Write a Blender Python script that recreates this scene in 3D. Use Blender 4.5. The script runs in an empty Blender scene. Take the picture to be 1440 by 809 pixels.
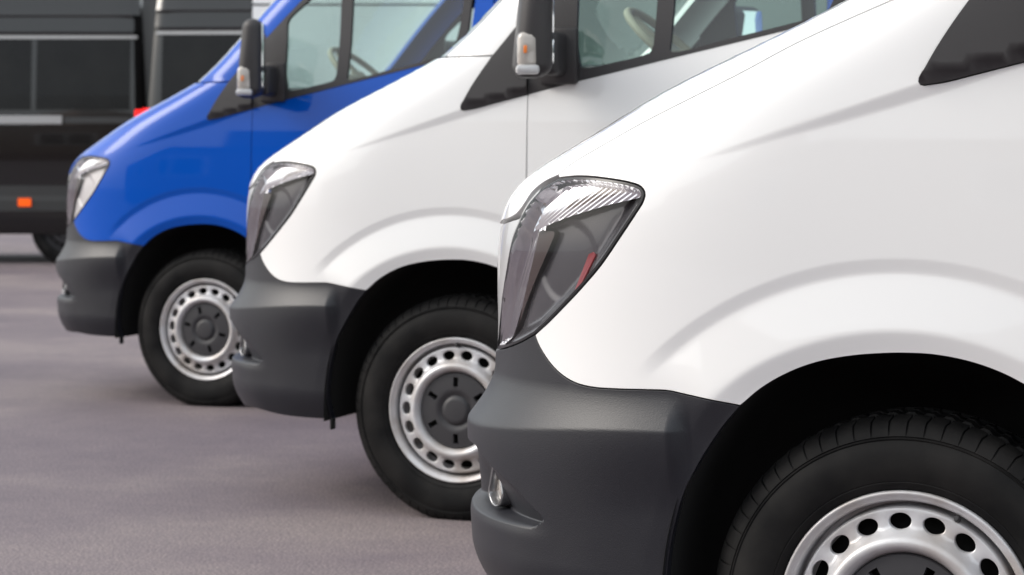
import bpy, bmesh, math, random
import numpy as np
from mathutils import Vector
from mathutils.geometry import delaunay_2d_cdt

random.seed(7)
scene = bpy.context.scene
R = math.radians

# ------------------------------------------------------------------ camera
YAW = R(20.0)                      # the camera looks a little towards the noses of the vans
cam_data = bpy.data.cameras.new('camera')
cam = bpy.data.objects.new('camera', cam_data)
scene.collection.objects.link(cam)
cam.location = (0, 0, 1.153)
cam.rotation_euler = (R(90), 0, YAW)
cam_data.sensor_width = 36.0
cam_data.lens = 36.0*3400/1440
cam_data.shift_y = -(404.5-200)/1440
cam_data.clip_start = 0.1
cam_data.clip_end = 2000
cam_data.dof.use_dof = True
cam_data.dof.focus_distance = 4.35
cam_data.dof.aperture_fstop = 8.0
scene.camera = cam

# ------------------------------------------------------------------ sky, sun, exposure
SUN_EL, SUN_AZ = 36.0, 200.0       # azimuth of the sun seen from above, degrees anticlockwise from +x
world = bpy.data.worlds.new('World')
scene.world = world
world.use_nodes = True
wn, wl = world.node_tree.nodes, world.node_tree.links
bg = wn['Background']
sky = wn.new('ShaderNodeTexSky')
sky.sky_type = 'NISHITA'
sky.sun_disc = False
sky.sun_elevation = R(SUN_EL)
sky.sun_rotation = R(90-SUN_AZ)
sky.dust_density = 6.0
sky.air_density = 1.2
sky.ozone_density = 0.6
hs = wn.new('ShaderNodeHueSaturation')      # bright veil of cloud: little blue left in the sky
hs.inputs['Saturation'].default_value = 0.50
wl.new(sky.outputs[0], hs.inputs['Color'])
veil = wn.new('ShaderNodeMix'); veil.data_type = 'RGBA'       # thin even cloud over the whole sky
veil.inputs[0].default_value = 0.6
veil.inputs[7].default_value = (6.1, 6.5, 6.75, 1)
wl.new(hs.outputs[0], veil.inputs[6])
wl.new(veil.outputs[2], bg.inputs['Color'])
bg.inputs['Strength'].default_value = 0.13
sun_d = bpy.data.lights.new('sun', 'SUN')
sun = bpy.data.objects.new('sun', sun_d)
scene.collection.objects.link(sun)
sun_d.energy = 0.9
sun_d.angle = R(30)
sun_d.color = (1.0, 0.95, 0.89)
sd = Vector((math.cos(R(SUN_AZ))*math.cos(R(SUN_EL)), math.sin(R(SUN_AZ))*math.cos(R(SUN_EL)), math.sin(R(SUN_EL))))
sun.rotation_euler = sd.to_track_quat('Z', 'Y').to_euler()
scene.view_settings.view_transform = 'Standard'
scene.view_settings.look = 'None'
scene.view_settings.gamma = 1.0
scene.view_settings.exposure = 0.79
scene.cycles.max_bounces = 10
scene.cycles.transparent_max_bounces = 16
scene.cycles.caustics_reflective = False
scene.cycles.caustics_refractive = False

# ------------------------------------------------------------------ materials
MATS = {}
def mat(name, col, rough=0.5, metal=0.0, coat=0.0, spec=0.5, noise=None, bump=None, emit=None):
    """principled material; noise=(scale, amount, second colour) varies the colour, bump=(scale, strength, distance)"""
    m = bpy.data.materials.new(name); m.use_nodes = True
    n, l = m.node_tree.nodes, m.node_tree.links
    b = n['Principled BSDF']
    b.inputs['Base Color'].default_value = (*col, 1)
    b.inputs['Roughness'].default_value = rough
    b.inputs['Metallic'].default_value = metal
    b.inputs['Coat Weight'].default_value = coat
    b.inputs['Coat Roughness'].default_value = 0.03
    b.inputs['Specular IOR Level'].default_value = spec
    tc = n.new('ShaderNodeTexCoord')
    if noise:
        nt = n.new('ShaderNodeTexNoise'); nt.inputs['Scale'].default_value = noise[0]; nt.inputs['Detail'].default_value = 6
        l.new(tc.outputs['Object'], nt.inputs['Vector'])
        mr = n.new('ShaderNodeMapRange'); mr.inputs[1].default_value = 0.38; mr.inputs[2].default_value = 0.68
        mr.inputs[3].default_value = 0; mr.inputs[4].default_value = noise[1]
        l.new(nt.outputs['Fac'], mr.inputs[0])
        mx = n.new('ShaderNodeMix'); mx.data_type = 'RGBA'
        mx.inputs[6].default_value = (*col, 1); mx.inputs[7].default_value = (*noise[2], 1)
        l.new(mr.outputs[0], mx.inputs[0]); l.new(mx.outputs[2], b.inputs['Base Color'])
    if bump:
        bt = n.new('ShaderNodeTexNoise'); bt.inputs['Scale'].default_value = bump[0]; bt.inputs['Detail'].default_value = 4
        l.new(tc.outputs['Object'], bt.inputs['Vector'])
        bp = n.new('ShaderNodeBump'); bp.inputs['Strength'].default_value = bump[1]; bp.inputs['Distance'].default_value = bump[2]
        l.new(bt.outputs['Fac'], bp.inputs['Height']); l.new(bp.outputs[0], b.inputs['Normal'])
    if emit:
        b.inputs['Emission Color'].default_value = (*emit[0], 1); b.inputs['Emission Strength'].default_value = emit[1]
    MATS[name] = m
    return m

def glass(name, tint, rough=0.0, refl=1.0):
    """thin pane: tinted see-through with a mirror-like surface that grows with the angle"""
    m = bpy.data.materials.new(name); m.use_nodes = True
    n, l = m.node_tree.nodes, m.node_tree.links
    n.clear()
    out = n.new('ShaderNodeOutputMaterial'); mx = n.new('ShaderNodeMixShader')
    t = n.new('ShaderNodeBsdfTransparent'); t.inputs[0].default_value = (*tint, 1)
    g = n.new('ShaderNodeBsdfGlossy'); g.inputs['Roughness'].default_value = rough
    f = n.new('ShaderNodeFresnel')
    ge = n.new('ShaderNodeNewGeometry'); io = n.new('ShaderNodeMapRange')      # a pane mirrors alike from both sides
    io.inputs[3].default_value = 1.55; io.inputs[4].default_value = 1/1.55
    l.new(ge.outputs['Backfacing'], io.inputs[0]); l.new(io.outputs[0], f.inputs[0])
    ml = n.new('ShaderNodeMath'); ml.operation = 'MULTIPLY'; ml.inputs[1].default_value = refl; ml.use_clamp = True
    l.new(f.outputs[0], ml.inputs[0]); l.new(ml.outputs[0], mx.inputs[0])
    l.new(t.outputs[0], mx.inputs[1]); l.new(g.outputs[0], mx.inputs[2]); l.new(mx.outputs[0], out.inputs[0])
    MATS[name] = m
    return m

WHITE = mat('white_paint', (0.82, 0.82, 0.82), 0.35, coat=1.0, noise=(1.3, 0.08, (0.78, 0.78, 0.77)))
BLUE = mat('blue_paint', (0.0, 0.074, 0.44), 0.28, coat=0.6, spec=0.05, noise=(1.1, 0.4, (0.0, 0.084, 0.50)))
BUMPER = mat('grey_bumper_plastic', (0.0125, 0.0133, 0.019), 0.42, spec=0.45, noise=(3.0, 0.5, (0.023, 0.023, 0.026)), bump=(420, 0.5, 0.0007))
TRIM = mat('black_trim_plastic', (0.030, 0.028, 0.030), 0.5, bump=(700, 0.2, 0.0004))
TRIM_GLOSS = mat('black_gasket', (0.010, 0.010, 0.012), 0.25)
RUBBER = mat('tyre_rubber', (0.0045, 0.0045, 0.005), 0.66, spec=0.18, noise=(9, 0.9, (0.018, 0.017, 0.0165)), bump=(220, 0.25, 0.0006))
STEEL = mat('silver_wheel_paint', (0.66, 0.66, 0.68), 0.34, metal=0.25, noise=(9, 0.8, (0.40, 0.35, 0.31)), bump=(120, 0.15, 0.0005))
CAP = mat('grey_hub_plastic', (0.036, 0.035, 0.039), 0.5, bump=(500, 0.2, 0.0004))
DARK = mat('underbody_black', (0.008, 0.008, 0.008), 0.85)
LINER = mat('arch_liner_felt', (0.008, 0.008, 0.008), 0.95)
INNER = mat('cabin_grey', (0.36, 0.315, 0.25), 0.7)
INNER_DARK = mat('dashboard_charcoal', (0.030, 0.032, 0.034), 0.6)
SEAT = mat('seat_fabric', (0.07, 0.072, 0.075), 0.9, bump=(300, 0.4, 0.001))
CHROME = mat('lamp_chrome', (0.86, 0.86, 0.87), 0.10, metal=1.0)
STRIP = mat('lamp_smoked_chrome', (0.62, 0.61, 0.62), 0.12, metal=1.0)
FOG_RING = mat('fog_ring_satin', (0.30, 0.30, 0.31), 0.25, metal=0.7)
BOWL = mat('lamp_grey_bowl', (0.075, 0.073, 0.078), 0.2, metal=0.2)
BOWL_SKY_REFLECTION = mat('lamp_bowl_sky_reflection', (0.70, 0.68, 0.66), 0.3, metal=0.3)  # sky reflection on the blue van's lamps, painted as a lighter bowl
BROWN_REFLECTION = mat('lamp_reflected_brown', (0.030, 0.014, 0.010), 0.3)
RED_REFLECTION = mat('red_reflection_colour', (0.20, 0.005, 0.010), 0.3)
SILVER = mat('grille_silver', (0.50, 0.50, 0.51), 0.35, metal=0.2, coat=0.5)
MIRROR = mat('mirror_silvering', (0.88, 0.90, 0.90), 0.02, metal=1.0)
AMBER = mat('amber_plastic', (0.85, 0.22, 0.03), 0.3)
CLEAR_WHITE = mat('clear_lamp_plastic', (0.40, 0.37, 0.34), 0.10, coat=1.0)
LENS = glass('lamp_lens', (0.93, 0.93, 0.95), refl=0.6)
PANE = glass('tinted_pane', (0.80, 0.94, 0.90), refl=1.9)
BLACK_PAINT = mat('black_paint', (0.005, 0.005, 0.0055), 0.18, coat=0.8, spec=0.4)
REAR_BLACK = mat('rear_door_black', (0.010, 0.010, 0.011), 0.6, spec=0.2)
BLACK_GLASS = mat('privacy_glass', (0.006, 0.006, 0.0065), 0.10, spec=0.25, noise=(3, .8, (0.012, 0.012, 0.012)))
GREY_GLASS = mat('grey_side_glass', (0.16, 0.19, 0.18), 0.06)
RAIL = mat('silver_rail', (0.42, 0.42, 0.42), 0.4)
GREY_SILL = mat('grey_sill_plastic', (0.045, 0.046, 0.046), 0.5)
AMBER_LIT = mat('amber_marker_lit', (0.9, 0.12, 0.005), 0.3, emit=((1.0, 0.10, 0.004), 0.35))
RED_LIT = mat('red_lamp_lit', (0.7, 0.01, 0.01), 0.3, emit=((1.0, 0.01, 0.01), 0.9))

# ------------------------------------------------------------------ outer skin of the van

def spline(xs, ys):
    xs = np.array(xs, float); ys = np.array(ys, float); n = len(xs)
    A = np.zeros((n, n)); b = np.zeros(n); h = np.diff(xs)
    A[0, 0] = A[-1, -1] = 1
    for i in range(1, n-1):
        A[i, i-1] = h[i-1]; A[i, i] = 2*(h[i-1]+h[i]); A[i, i+1] = h[i]
        b[i] = 6*((ys[i+1]-ys[i])/h[i]-(ys[i]-ys[i-1])/h[i-1])
    M = np.linalg.solve(A, b)
    def f(x):
        x = np.asarray(x, float)
        i = np.clip(np.searchsorted(xs, x)-1, 0, n-2)
        t = np.clip(x, xs[0], xs[-1])
        hh = h[i]; a_ = (xs[i+1]-t)/hh; b_ = (t-xs[i])/hh
        y = a_*ys[i]+b_*ys[i+1]+((a_**3-a_)*M[i]+(b_**3-b_)*M[i+1])*hh*hh/6
        s0 = (ys[1]-ys[0])/h[0]-h[0]*M[1]/6
        s1 = (ys[-1]-ys[-2])/h[-1]+h[-1]*M[-2]/6
        return y+np.where(x < xs[0], (x-xs[0])*s0, 0)+np.where(x > xs[-1], (x-xs[-1])*s1, 0)
    return f

def sstep(a, b, x):
    t = np.clip((np.asarray(x, float)-a)/(b-a), 0, 1)
    return t*t*(3-2*t)

HALF = 0.995
ZN = [0.15, 0.30, 0.38, 0.50, 0.62, 0.70, 0.78, 0.90, 1.00, 1.08, 1.16, 1.25, 1.35, 1.45, 1.55, 1.65, 1.80, 2.0, 2.2]
XN = [-0.862, -0.931, -0.94, -0.943, -0.946, -0.94, -0.937, -0.938, -0.926, -0.873, -0.727, -0.553, -0.322, -0.10, 0.13, 0.36, 0.71, 1.2, 1.7]
AA = [0.75, 0.78, 0.80, 0.80, 0.80, 0.80, 0.80, 0.79, 0.77, 0.72, 0.62, 0.52, 0.44, 0.38, 0.36, 0.36, 0.36, 0.36, 0.36]
NN = [3.0, 3.0, 3.0, 3.0, 3.0, 3.0, 3.0, 3.0, 3.0, 3.0, 3.2, 3.4, 3.7, 4.0, 4.2, 4.2, 4.2, 4.2, 4.2]
xn_body = spline(ZN, XN)
XB = float(xn_body(1.415))
xn_glass = spline([1.415, 1.48, 1.55, 1.65, 1.8, 2.0, 2.2, 2.4, 2.55], [XB, XB+0.085, -0.018, 0.072, 0.212, 0.415, 0.63, 0.88, 1.12])
def xn(z):
    return np.where(z < 1.415, xn_body(z), xn_glass(z))
aa = spline(ZN, AA); nn = spline(ZN, NN)
dz_ = spline([0.1, 0.3, 0.5, 0.7, 0.9, 1.05, 1.2, 1.35, 1.6, 2.0, 2.4, 2.6], [0.03, 0.012, 0.004, 0.0, 0.0, 0.003, 0.011, 0.026, 0.06, 0.125, 0.20, 0.24])

def base(u, z):
    """outer skin: u runs along the flank (u = x there) and round the corner to the nose centre"""
    u = np.asarray(u, float); z = np.asarray(z, float)
    a = aa(z); xs = xn(z)+a; d = dz_(z); n = nn(z); w = HALF-d
    psi = np.clip((xs-u)/a, 0, None)          # angle in the corner
    c = np.cos(psi); s = np.sin(psi)
    r = (np.abs(c)**n+np.abs(s)**n)**(-1/n)
    x = np.where(u >= xs, u, xs-a*r*s)
    y = np.where(u >= xs, d, HALF-w*r*c)
    # extension past the centre line is never used
    return x, y

def arch_r(x, z):
    return np.hypot(x, (z-0.335))

def swage_z(u):
    return 1.122+0.33*(u+0.36)

def bump_z(u):
    return 0.648-0.036*sstep(-0.40, -0.95, u)

def ramp(a, b, x, k=0.0022):
    """straight ramp from 0 at a to 1 at b with rounded ends (a may be above b)"""
    x = np.asarray(x, float); sg = np.sign(b-a)
    t = (x-a)*sg; L = np.abs(b-a)
    sp = lambda v: np.where(v > 30, v, np.log1p(np.exp(np.minimum(v, 30))))
    return (sp(t/k)-sp((t-L)/k))*k/L

FOG = [((-1.5, .447), (-.655, .452), .013), ((-.655, .452), (-.635, .468), .005), ((-.635, .468), (-.700, .515), .005), ((-.700, .515), (-.840, .572), .005), ((-.840, .572), (-1.5, .580), .006)]
def fog_mask(u, z):
    m = 1.0
    for (x0, y0), (x1, y1), w in FOG:
        L = math.hypot(x1-x0, y1-y0)
        e = ((x1-x0)*(z-y0)-(y1-y0)*(u-x0))/L
        m = m*sstep(-w*.3, w*.7, e)
    return m

def disp(u, z):
    u = np.asarray(u, float); z = np.asarray(z, float)
    # bumper ledge: a hollow that runs out to a sharp edge, then the flat face below it
    zc = bump_z(u)
    A = 0.025+0.027*sstep(-0.55, -1.05, u)
    A = A*sstep(-0.362, -0.402, u)
    t = np.clip((0.712-z)/(0.712-zc), 0, None)
    g = np.minimum(t, 1.6)**1.55
    k = 0.032
    g = g-k*np.log1p(np.exp(np.minimum((g-1)/k, 60)))+k*math.log1p(math.exp(-1/k))
    low = (1-0.16*sstep(zc-0.02, zc-0.25, z))*(1-sstep(zc-0.005, zc-0.16, z)*sstep(-.66, -.38, u))
    e = A*np.where(z < 0.712, g, 0)*low
    # lower lip of the bumper: small crest, then the chin tucks in
    e = e+0.006*ramp(0.455, 0.435, z, .004)*sstep(-.60, -.70, u)-0.05*sstep(0.385, 0.22, z)
    # fog lamp recess
    q = ((-.84-(-.635))*(z-.468)-(.572-.468)*(u-(-.635)))/math.hypot(.205, .104)   # distance from the slanting edge
    dp = 0.014+0.050*np.clip(q/0.11, 0, 1)
    e = e-(0.014+(dp-0.014)*sstep(-1.0, -.88, u))*fog_mask(u, z)
    # wheel arch flare: a groove above it, the flare itself and its turned lip
    r = arch_r(u, z); ang = np.degrees(np.arctan2(z-0.335, -u))
    fade = sstep(40, 50, ang)*sstep(150, 138, ang)
    e = e+fade*(-0.0052*ramp(0.621, 0.597, r, .0012)+0.0150*ramp(0.597, 0.500, r, .003))
    rl = 0.454+0.044*sstep(12, 62, ang)
    e = e-(0.003+0.0065*sstep(28, 60, ang))*ramp(rl, rl-0.036, r, .002)*sstep(-8, 15, ang)*np.where(np.abs(u) < 0.9, 1, 0)
    # swage above the fender
    h = 0.0066*sstep(-0.40, 0.05, u)*sstep(0.60, 0.25, u)
    zs = swage_z(u); wd = 0.005+0.021*sstep(-0.40, 0.10, u)
    e = e+h*ramp(zs-wd, zs, z, .0013)*sstep(zs+0.33, zs+0.05, z)
    return e

def surf(u, z, off=0.0):
    u = np.asarray(u, float); z = np.asarray(z, float)
    x, y = base(u, z); h = 1e-4
    x1, y1 = base(u+h, z); x0, y0 = base(u-h, z)
    tx, ty = x1-x0, y1-y0; L = np.hypot(tx, ty)+1e-12
    nx, ny = ty/L, -tx/L
    e = disp(u, z)+off
    return np.stack([x+nx*e, y+ny*e, z+0*x], -1)

def normal(u, z):
    h = 4e-4
    du = surf(u+h, z)-surf(u-h, z); dv = surf(u, z+h)-surf(u, z-h)
    n = np.cross(du, dv); n /= np.linalg.norm(n, axis=-1, keepdims=True)+1e-12
    return n
# ------------------------------------------------------------------ mesh helpers
def link(name, me, m=None, parent=None):
    o = bpy.data.objects.new(name, me)
    scene.collection.objects.link(o)
    if parent is not None: o.parent = parent
    if m is not None:
        o.material_slots[0].link = 'OBJECT'; o.material_slots[0].material = m
    return o

def mesh(name, verts, faces, m, normals=None, smooth=True):
    me = bpy.data.meshes.new(name)
    me.from_pydata([tuple(v) for v in verts], [], [tuple(f) for f in faces])
    me.materials.append(m)
    me.polygons.foreach_set('use_smooth', [smooth]*len(me.polygons))
    me.update()
    if normals is not None:
        me.normals_split_custom_set_from_vertices([tuple(n) for n in normals])
    return me

def bm_mesh(name, bm, m, smooth_angle=None):
    bmesh.ops.recalc_face_normals(bm, faces=bm.faces)
    me = bpy.data.meshes.new(name); bm.to_mesh(me); bm.free(); me.materials.append(m)
    if smooth_angle:
        for p in me.polygons: p.use_smooth = True
        me.set_sharp_from_angle(angle=R(smooth_angle))
    return me

def box(bm, c, s, bev=0.0, rot=None, seg=2):
    """box with centre c and full size s, edges rounded by bev"""
    r = bmesh.ops.create_cube(bm, size=1.0)
    vs = r['verts']
    for v in vs: v.co = Vector((v.co.x*s[0], v.co.y*s[1], v.co.z*s[2]))
    if bev:
        es = list({e for v in vs for e in v.link_edges})
        r2 = bmesh.ops.bevel(bm, geom=es, offset=bev, segments=seg, affect='EDGES', profile=0.5)
        vs = list({v for f in r2['faces'] for v in f.verts} | {v for v in vs if v.is_valid})
    for v in vs:
        if rot is not None: v.co = rot @ v.co
        v.co += Vector(c)
    return vs

def lathe(profile, n=96, closed=False, a0=0.0, a1=2*math.pi):
    """turn (y, r) points round the y axis; returns verts, faces"""
    full = abs(a1-a0-2*math.pi) < 1e-6
    na = n if full else n+1
    V, Fc = [], []
    for i in range(na):
        a = a0+(a1-a0)*i/n
        for (y, r) in profile: V.append((r*math.sin(a), y, r*math.cos(a)))
    k = len(profile)
    for i in range(n):
        j = (i+1) % na
        for t in range(k-1 if not closed else k):
            u = (t+1) % k
            Fc.append((i*k+t, j*k+t, j*k+u, i*k+u))
    return V, Fc

def catmull(P, step=0.008):
    P = [np.array(p, float) for p in P]
    if len(P) == 2: Q = P
    else:
        Q = []
        E = [2*P[0]-P[1]]+P+[2*P[-1]-P[-2]]
        for i in range(1, len(E)-2):
            p0, p1, p2, p3 = E[i-1:i+3]
            d = [max(np.linalg.norm(b-a), 1e-6)**0.5 for a, b in ((p0, p1), (p1, p2), (p2, p3))]
            t0, t1 = 0, d[0]; t2 = t1+d[1]; t3 = t2+d[2]
            for s in range(8):
                t = t1+(t2-t1)*s/8
                A1 = (t1-t)/(t1-t0)*p0+(t-t0)/(t1-t0)*p1; A2 = (t2-t)/(t2-t1)*p1+(t-t1)/(t2-t1)*p2; A3 = (t3-t)/(t3-t2)*p2+(t-t2)/(t3-t2)*p3
                B1 = (t2-t)/(t2-t0)*A1+(t-t0)/(t2-t0)*A2; B2 = (t3-t)/(t3-t1)*A2+(t-t1)/(t3-t1)*A3
                Q.append((t2-t)/(t2-t1)*B1+(t-t1)/(t2-t1)*B2)
        Q.append(P[-1])
    Q = np.array(Q)
    L = np.concatenate([[0], np.cumsum(np.linalg.norm(np.diff(Q, axis=0), axis=1))])
    n = max(1, int(round(L[-1]/step)))
    s = np.linspace(0, L[-1], n+1)
    return np.stack([np.interp(s, L, Q[:, 0]), np.interp(s, L, Q[:, 1])], 1)

def join(*curves):
    out = []
    for c in curves:
        for p in c:
            if not out or np.hypot(*(np.array(out[-1])-p)) > 1e-4: out.append(np.array(p, float))
    if np.hypot(*(out[0]-out[-1])) < 1e-4: out.pop()
    P = np.array(out)
    A = 0.5*np.sum(P[:, 0]*np.roll(P[:, 1], -1)-np.roll(P[:, 0], -1)*P[:, 1])
    return P if A > 0 else P[::-1].copy()

def inset(P, d):
    n0 = np.roll(P, 1, 0); n1 = np.roll(P, -1, 0)
    a = P-n0; b = n1-P
    a /= np.linalg.norm(a, axis=1, keepdims=True); b /= np.linalg.norm(b, axis=1, keepdims=True)
    na = np.stack([-a[:, 1], a[:, 0]], 1); nb = np.stack([-b[:, 1], b[:, 0]], 1)
    m = na+nb; m /= np.linalg.norm(m, axis=1, keepdims=True)+1e-9
    c = np.clip(np.sum(m*na, 1), 0.5, 1)
    return P+m*(d/c)[:, None]

def inside(P, pts):
    x, y = pts[:, 0], pts[:, 1]; r = np.zeros(len(pts), bool)
    x1, y1 = P[:, 0], P[:, 1]; x2, y2 = np.roll(x1, -1), np.roll(y1, -1)
    for i in range(len(P)):
        c = (y1[i] > y) != (y2[i] > y)
        if c.any():
            xi = x1[i]+(y-y1[i])*(x2[i]-x1[i])/(y2[i]-y1[i]+1e-15)
            r ^= c & (x < xi)
    return r

def edge_dist(P, pts):
    Q = np.roll(P, -1, 0); d = np.full(len(pts), 9.0)
    for a, b in zip(P, Q):
        ab = b-a; t = np.clip(((pts-a)@ab)/(ab@ab+1e-12), 0, 1)
        d = np.minimum(d, np.linalg.norm(pts-(a+t[:, None]*ab), axis=1))
    return d

def grid_in(P, h, dense, holes):
    lo, hi = P.min(0), P.max(0)
    def lattice(s):
        nx, nz = int((hi[0]-lo[0])/s)+1, int((hi[1]-lo[1])/s)+1
        X, Z = np.meshgrid(np.arange(nx)*s+lo[0]+s*0.37, np.arange(nz)*s+lo[1]+s*0.41)
        X[1::2] += s*0.5
        q = np.stack([X.ravel(), Z.ravel()], 1)
        q = q[inside(P, q)]
        for Hh in holes: q = q[~inside(Hh, q)]
        if len(q):
            d = edge_dist(P, q)
            for Hh in holes: d = np.minimum(d, edge_dist(Hh, q))
            q = q[d > 0.45*s]
        return q
    pts = lattice(h)
    if dense is None: return pts
    pred, h2 = dense
    fine = lattice(h2)
    return np.concatenate([pts[~pred(pts[:, 0], pts[:, 1])], fine[pred(fine[:, 0], fine[:, 1])]])

def panel(name, P, m, h=0.02, dense=None, holes=(), off=None, ins=0.0015, depth=0.02, mirror=False, hole_ins=0.0):
    """trims the outer skin to the outline P (u, z) and gives the sheet a turned-in edge"""
    P = inset(P, ins) if ins else P
    holes = [inset(Hh, hole_ins) if hole_ins else Hh for Hh in holes]
    pts = grid_in(P, h, dense, holes)
    loops = [P]+list(holes)
    allp = [tuple(p) for L in loops for p in L]+[tuple(p) for p in pts]
    edges, k = [], 0
    rings = []
    for L in loops:
        n = len(L); edges += [(k+i, k+(i+1) % n) for i in range(n)]; rings.append(list(range(k, k+n))); k += n
    vs, es, fs, ov, oe, of = delaunay_2d_cdt([Vector(p) for p in allp], edges, [], 0, 1e-7)
    V2 = np.array([tuple(v) for v in vs])
    where = {}
    for i, o in enumerate(ov):
        for q in o: where[q] = i
    T = np.array([f for f in fs if len(f) == 3])
    C = V2[T].mean(1)
    keep = inside(P, C)
    for Hh in holes: keep &= ~inside(Hh, C)
    T = T[keep]
    def S(u, z): return surf(u, z, 0.0 if off is None else off(u, z))
    u, z = V2[:, 0], V2[:, 1]
    e = 4e-4
    du = S(u+e, z)-S(u-e, z); dv = S(u, z+e)-S(u, z-e)
    N = np.cross(du, dv); N /= np.linalg.norm(N, axis=1, keepdims=True)+1e-12
    V = S(u, z)
    # keep triangles wound like the normal
    g = np.cross(V[T[:, 1]]-V[T[:, 0]], V[T[:, 2]]-V[T[:, 0]])
    flip = np.sum(g*N[T[:, 0]], 1) < 0
    T[flip] = T[flip][:, ::-1]
    verts, norms, faces = list(V), list(N), [tuple(t) for t in T]
    if depth:
        for ring in rings:
            idx = [where[q] for q in ring]
            p = V[idx]; nn_ = N[idx]
            tg = np.roll(p, -1, 0)-np.roll(p, 1, 0); tg /= np.linalg.norm(tg, axis=1, keepdims=True)+1e-12
            outw = np.cross(tg, nn_); outw /= np.linalg.norm(outw, axis=1, keepdims=True)+1e-12
            b0 = len(verts); k = len(idx)
            mid = nn_+outw; mid /= np.linalg.norm(mid, axis=1, keepdims=True)
            verts += list(p); norms += list(nn_)
            verts += list(p+outw*0.0007-nn_*0.0009); norms += list(mid)
            verts += list(p+outw*0.0008-nn_*0.0020); norms += list(outw)
            verts += list(p+outw*0.0008-nn_*depth); norms += list(outw)
            for i in range(k):
                j = (i+1) % k
                for r in range(3):
                    faces.append((b0+r*k+i, b0+(r+1)*k+i, b0+(r+1)*k+j, b0+r*k+j))
    verts, norms = np.array(verts), np.array(norms)
    if mirror:
        n = len(verts)
        v2 = verts.copy(); v2[:, 1] = 2*HALF-v2[:, 1]; n2 = norms.copy(); n2[:, 1] *= -1
        faces = faces+[tuple(reversed([i+n for i in f])) for f in faces]
        verts = np.concatenate([verts, v2]); norms = np.concatenate([norms, n2])
    return mesh(name, verts, faces, m, norms)

def centre_u(z):
    return xn(z)+aa(z)*(1-math.pi/2)

# ------------------------------------------------------------------ outlines on the skin (u, z), metres
G = 0.006
hl_left = catmull([(-.878, .751), (-.850, .800), (-.823, .855), (-.793, .911), (-.766, .973), (-.747, 1.0), (-.732, 1.024), (-.717, 1.042), (-.680, 1.071), (-.641, 1.088)], G)
hl_top = catmull([(-.641, 1.088), (-.586, 1.092), (-.529, 1.089), (-.475, 1.081), (-.456, 1.074), (-.449, 1.063), (-.452, 1.048), (-.463, 1.030), (-.496, .981), (-.530, .934), (-.566, .895), (-.600, .863), (-.648, .823), (-.684, .7985)], G)
hl_bot = catmull([(-.684, .7985), (-.730, .780), (-.782, .766), (-.830, .757), (-.878, .751)], G)
HEADLIGHT = join(hl_left, hl_top, hl_bot)
b_front = catmull([(-.905, .993), (-.870, 1.000), (-.795, 1.009), (-.758, 1.020), (-.738, 1.036), (-.719, 1.060), (-.688, 1.079), (-.648, 1.0925)], G)
shut = catmull([(-.648, 1.0925), (-.620, 1.113), (-.560, 1.143), (-.471, 1.186), (-.371, 1.231), (-.278, 1.274), (-.175, 1.326), (-.080, 1.367), (.000, 1.400), (.030, 1.413)], G)
bump_top = catmull([(-.684, .7985), (-.672, .780), (-.650, .757), (-.630, .741), (-.605, .727), (-.578, .718), (-.545, .714), (-.494, .7145), (-.442, .7165), (-.404, .717), (-.377, .713), (-.324, .705), (-.276, .697)], G)
arch_up = catmull([(-.276, .697), (-.237, .730), (-.191, .757), (-.142, .776), (-.080, .789), (-.019, .795), (.011, .796), (.055, .795), (.113, .786), (.165, .770), (.207, .750), (.245, .726)], G)
arch_dn = catmull([(-.276, .697), (-.311, .655), (-.343, .608), (-.368, .560), (-.387, .510), (-.400, .458), (-.408, .405), (-.412, .350), (-.413, .290)], G)
GAP_TOP = (.244, 1.2965)
belt_a = catmull([(.040, 1.249), (.075, 1.2545), (.134, 1.2690), GAP_TOP], G)
belt_b = catmull([GAP_TOP, (.380, 1.330), (.520, 1.362), (.720, 1.408), (.970, 1.464), (1.215, 1.520)], .012)
tri_tip = catmull([(.130, 1.413), (.088, 1.355), (.060, 1.311), (.040, 1.275), (.031, 1.259), (.033, 1.251), (.040, 1.249)], G)
pillar_edge = catmull([(.130, 1.413), (.208, 1.507), (.290, 1.600), (.396, 1.712), (.470, 1.785), (.620, 1.920), (.760, 2.020), (.900, 2.085), (1.000, 2.100)], .012)

def line(a, b, s=0.02): return catmull([a, b], s)

seam = line((.030, 1.413), (.130, 1.413), G)
FENDER = join(bump_top, arch_up, line((.245, .726), GAP_TOP, G), belt_a[::-1], tri_tip[::-1], seam[::-1], shut[::-1], hl_top)
zc_ = np.linspace(1.413, .993, 40)
BONNET = join(b_front, shut, line((.030, 1.413), (centre_u(1.413)+.0, 1.413), .02), np.stack([centre_u(zc_), zc_], 1), line((centre_u(.993), .993), (-.905, .993), .02))
zc_ = np.linspace(.25, .745, 40)
BUMPER_P = join(arch_dn[::-1], bump_top[::-1], hl_bot, line((-.878, .751), (-.905, .745), G), line((-.905, .745), (float(centre_u(.745)), .745), .02), np.stack([centre_u(zc_), zc_], 1)[::-1],
                catmull([(float(centre_u(.25)), .25), (-1.1, .25), (-.95, .27), (-.745, .305), (-.579, .292), (-.412, .290)], .012))
zc_ = np.linspace(.749, .987, 30)
GRILLE = join(line((-.905, .749), (-.884, .753), G), hl_left[1:-9]-np.array([.006, 0]), catmull([(-.752, 1.010), (-.795, 1.003), (-.870, .993), (-.905, .987)], G), line((-.905, .987), (float(centre_u(.987)), .987), .02), np.stack([centre_u(zc_), zc_], 1)[::-1], line((float(centre_u(.749)), .749), (-.905, .749), .02))

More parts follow.
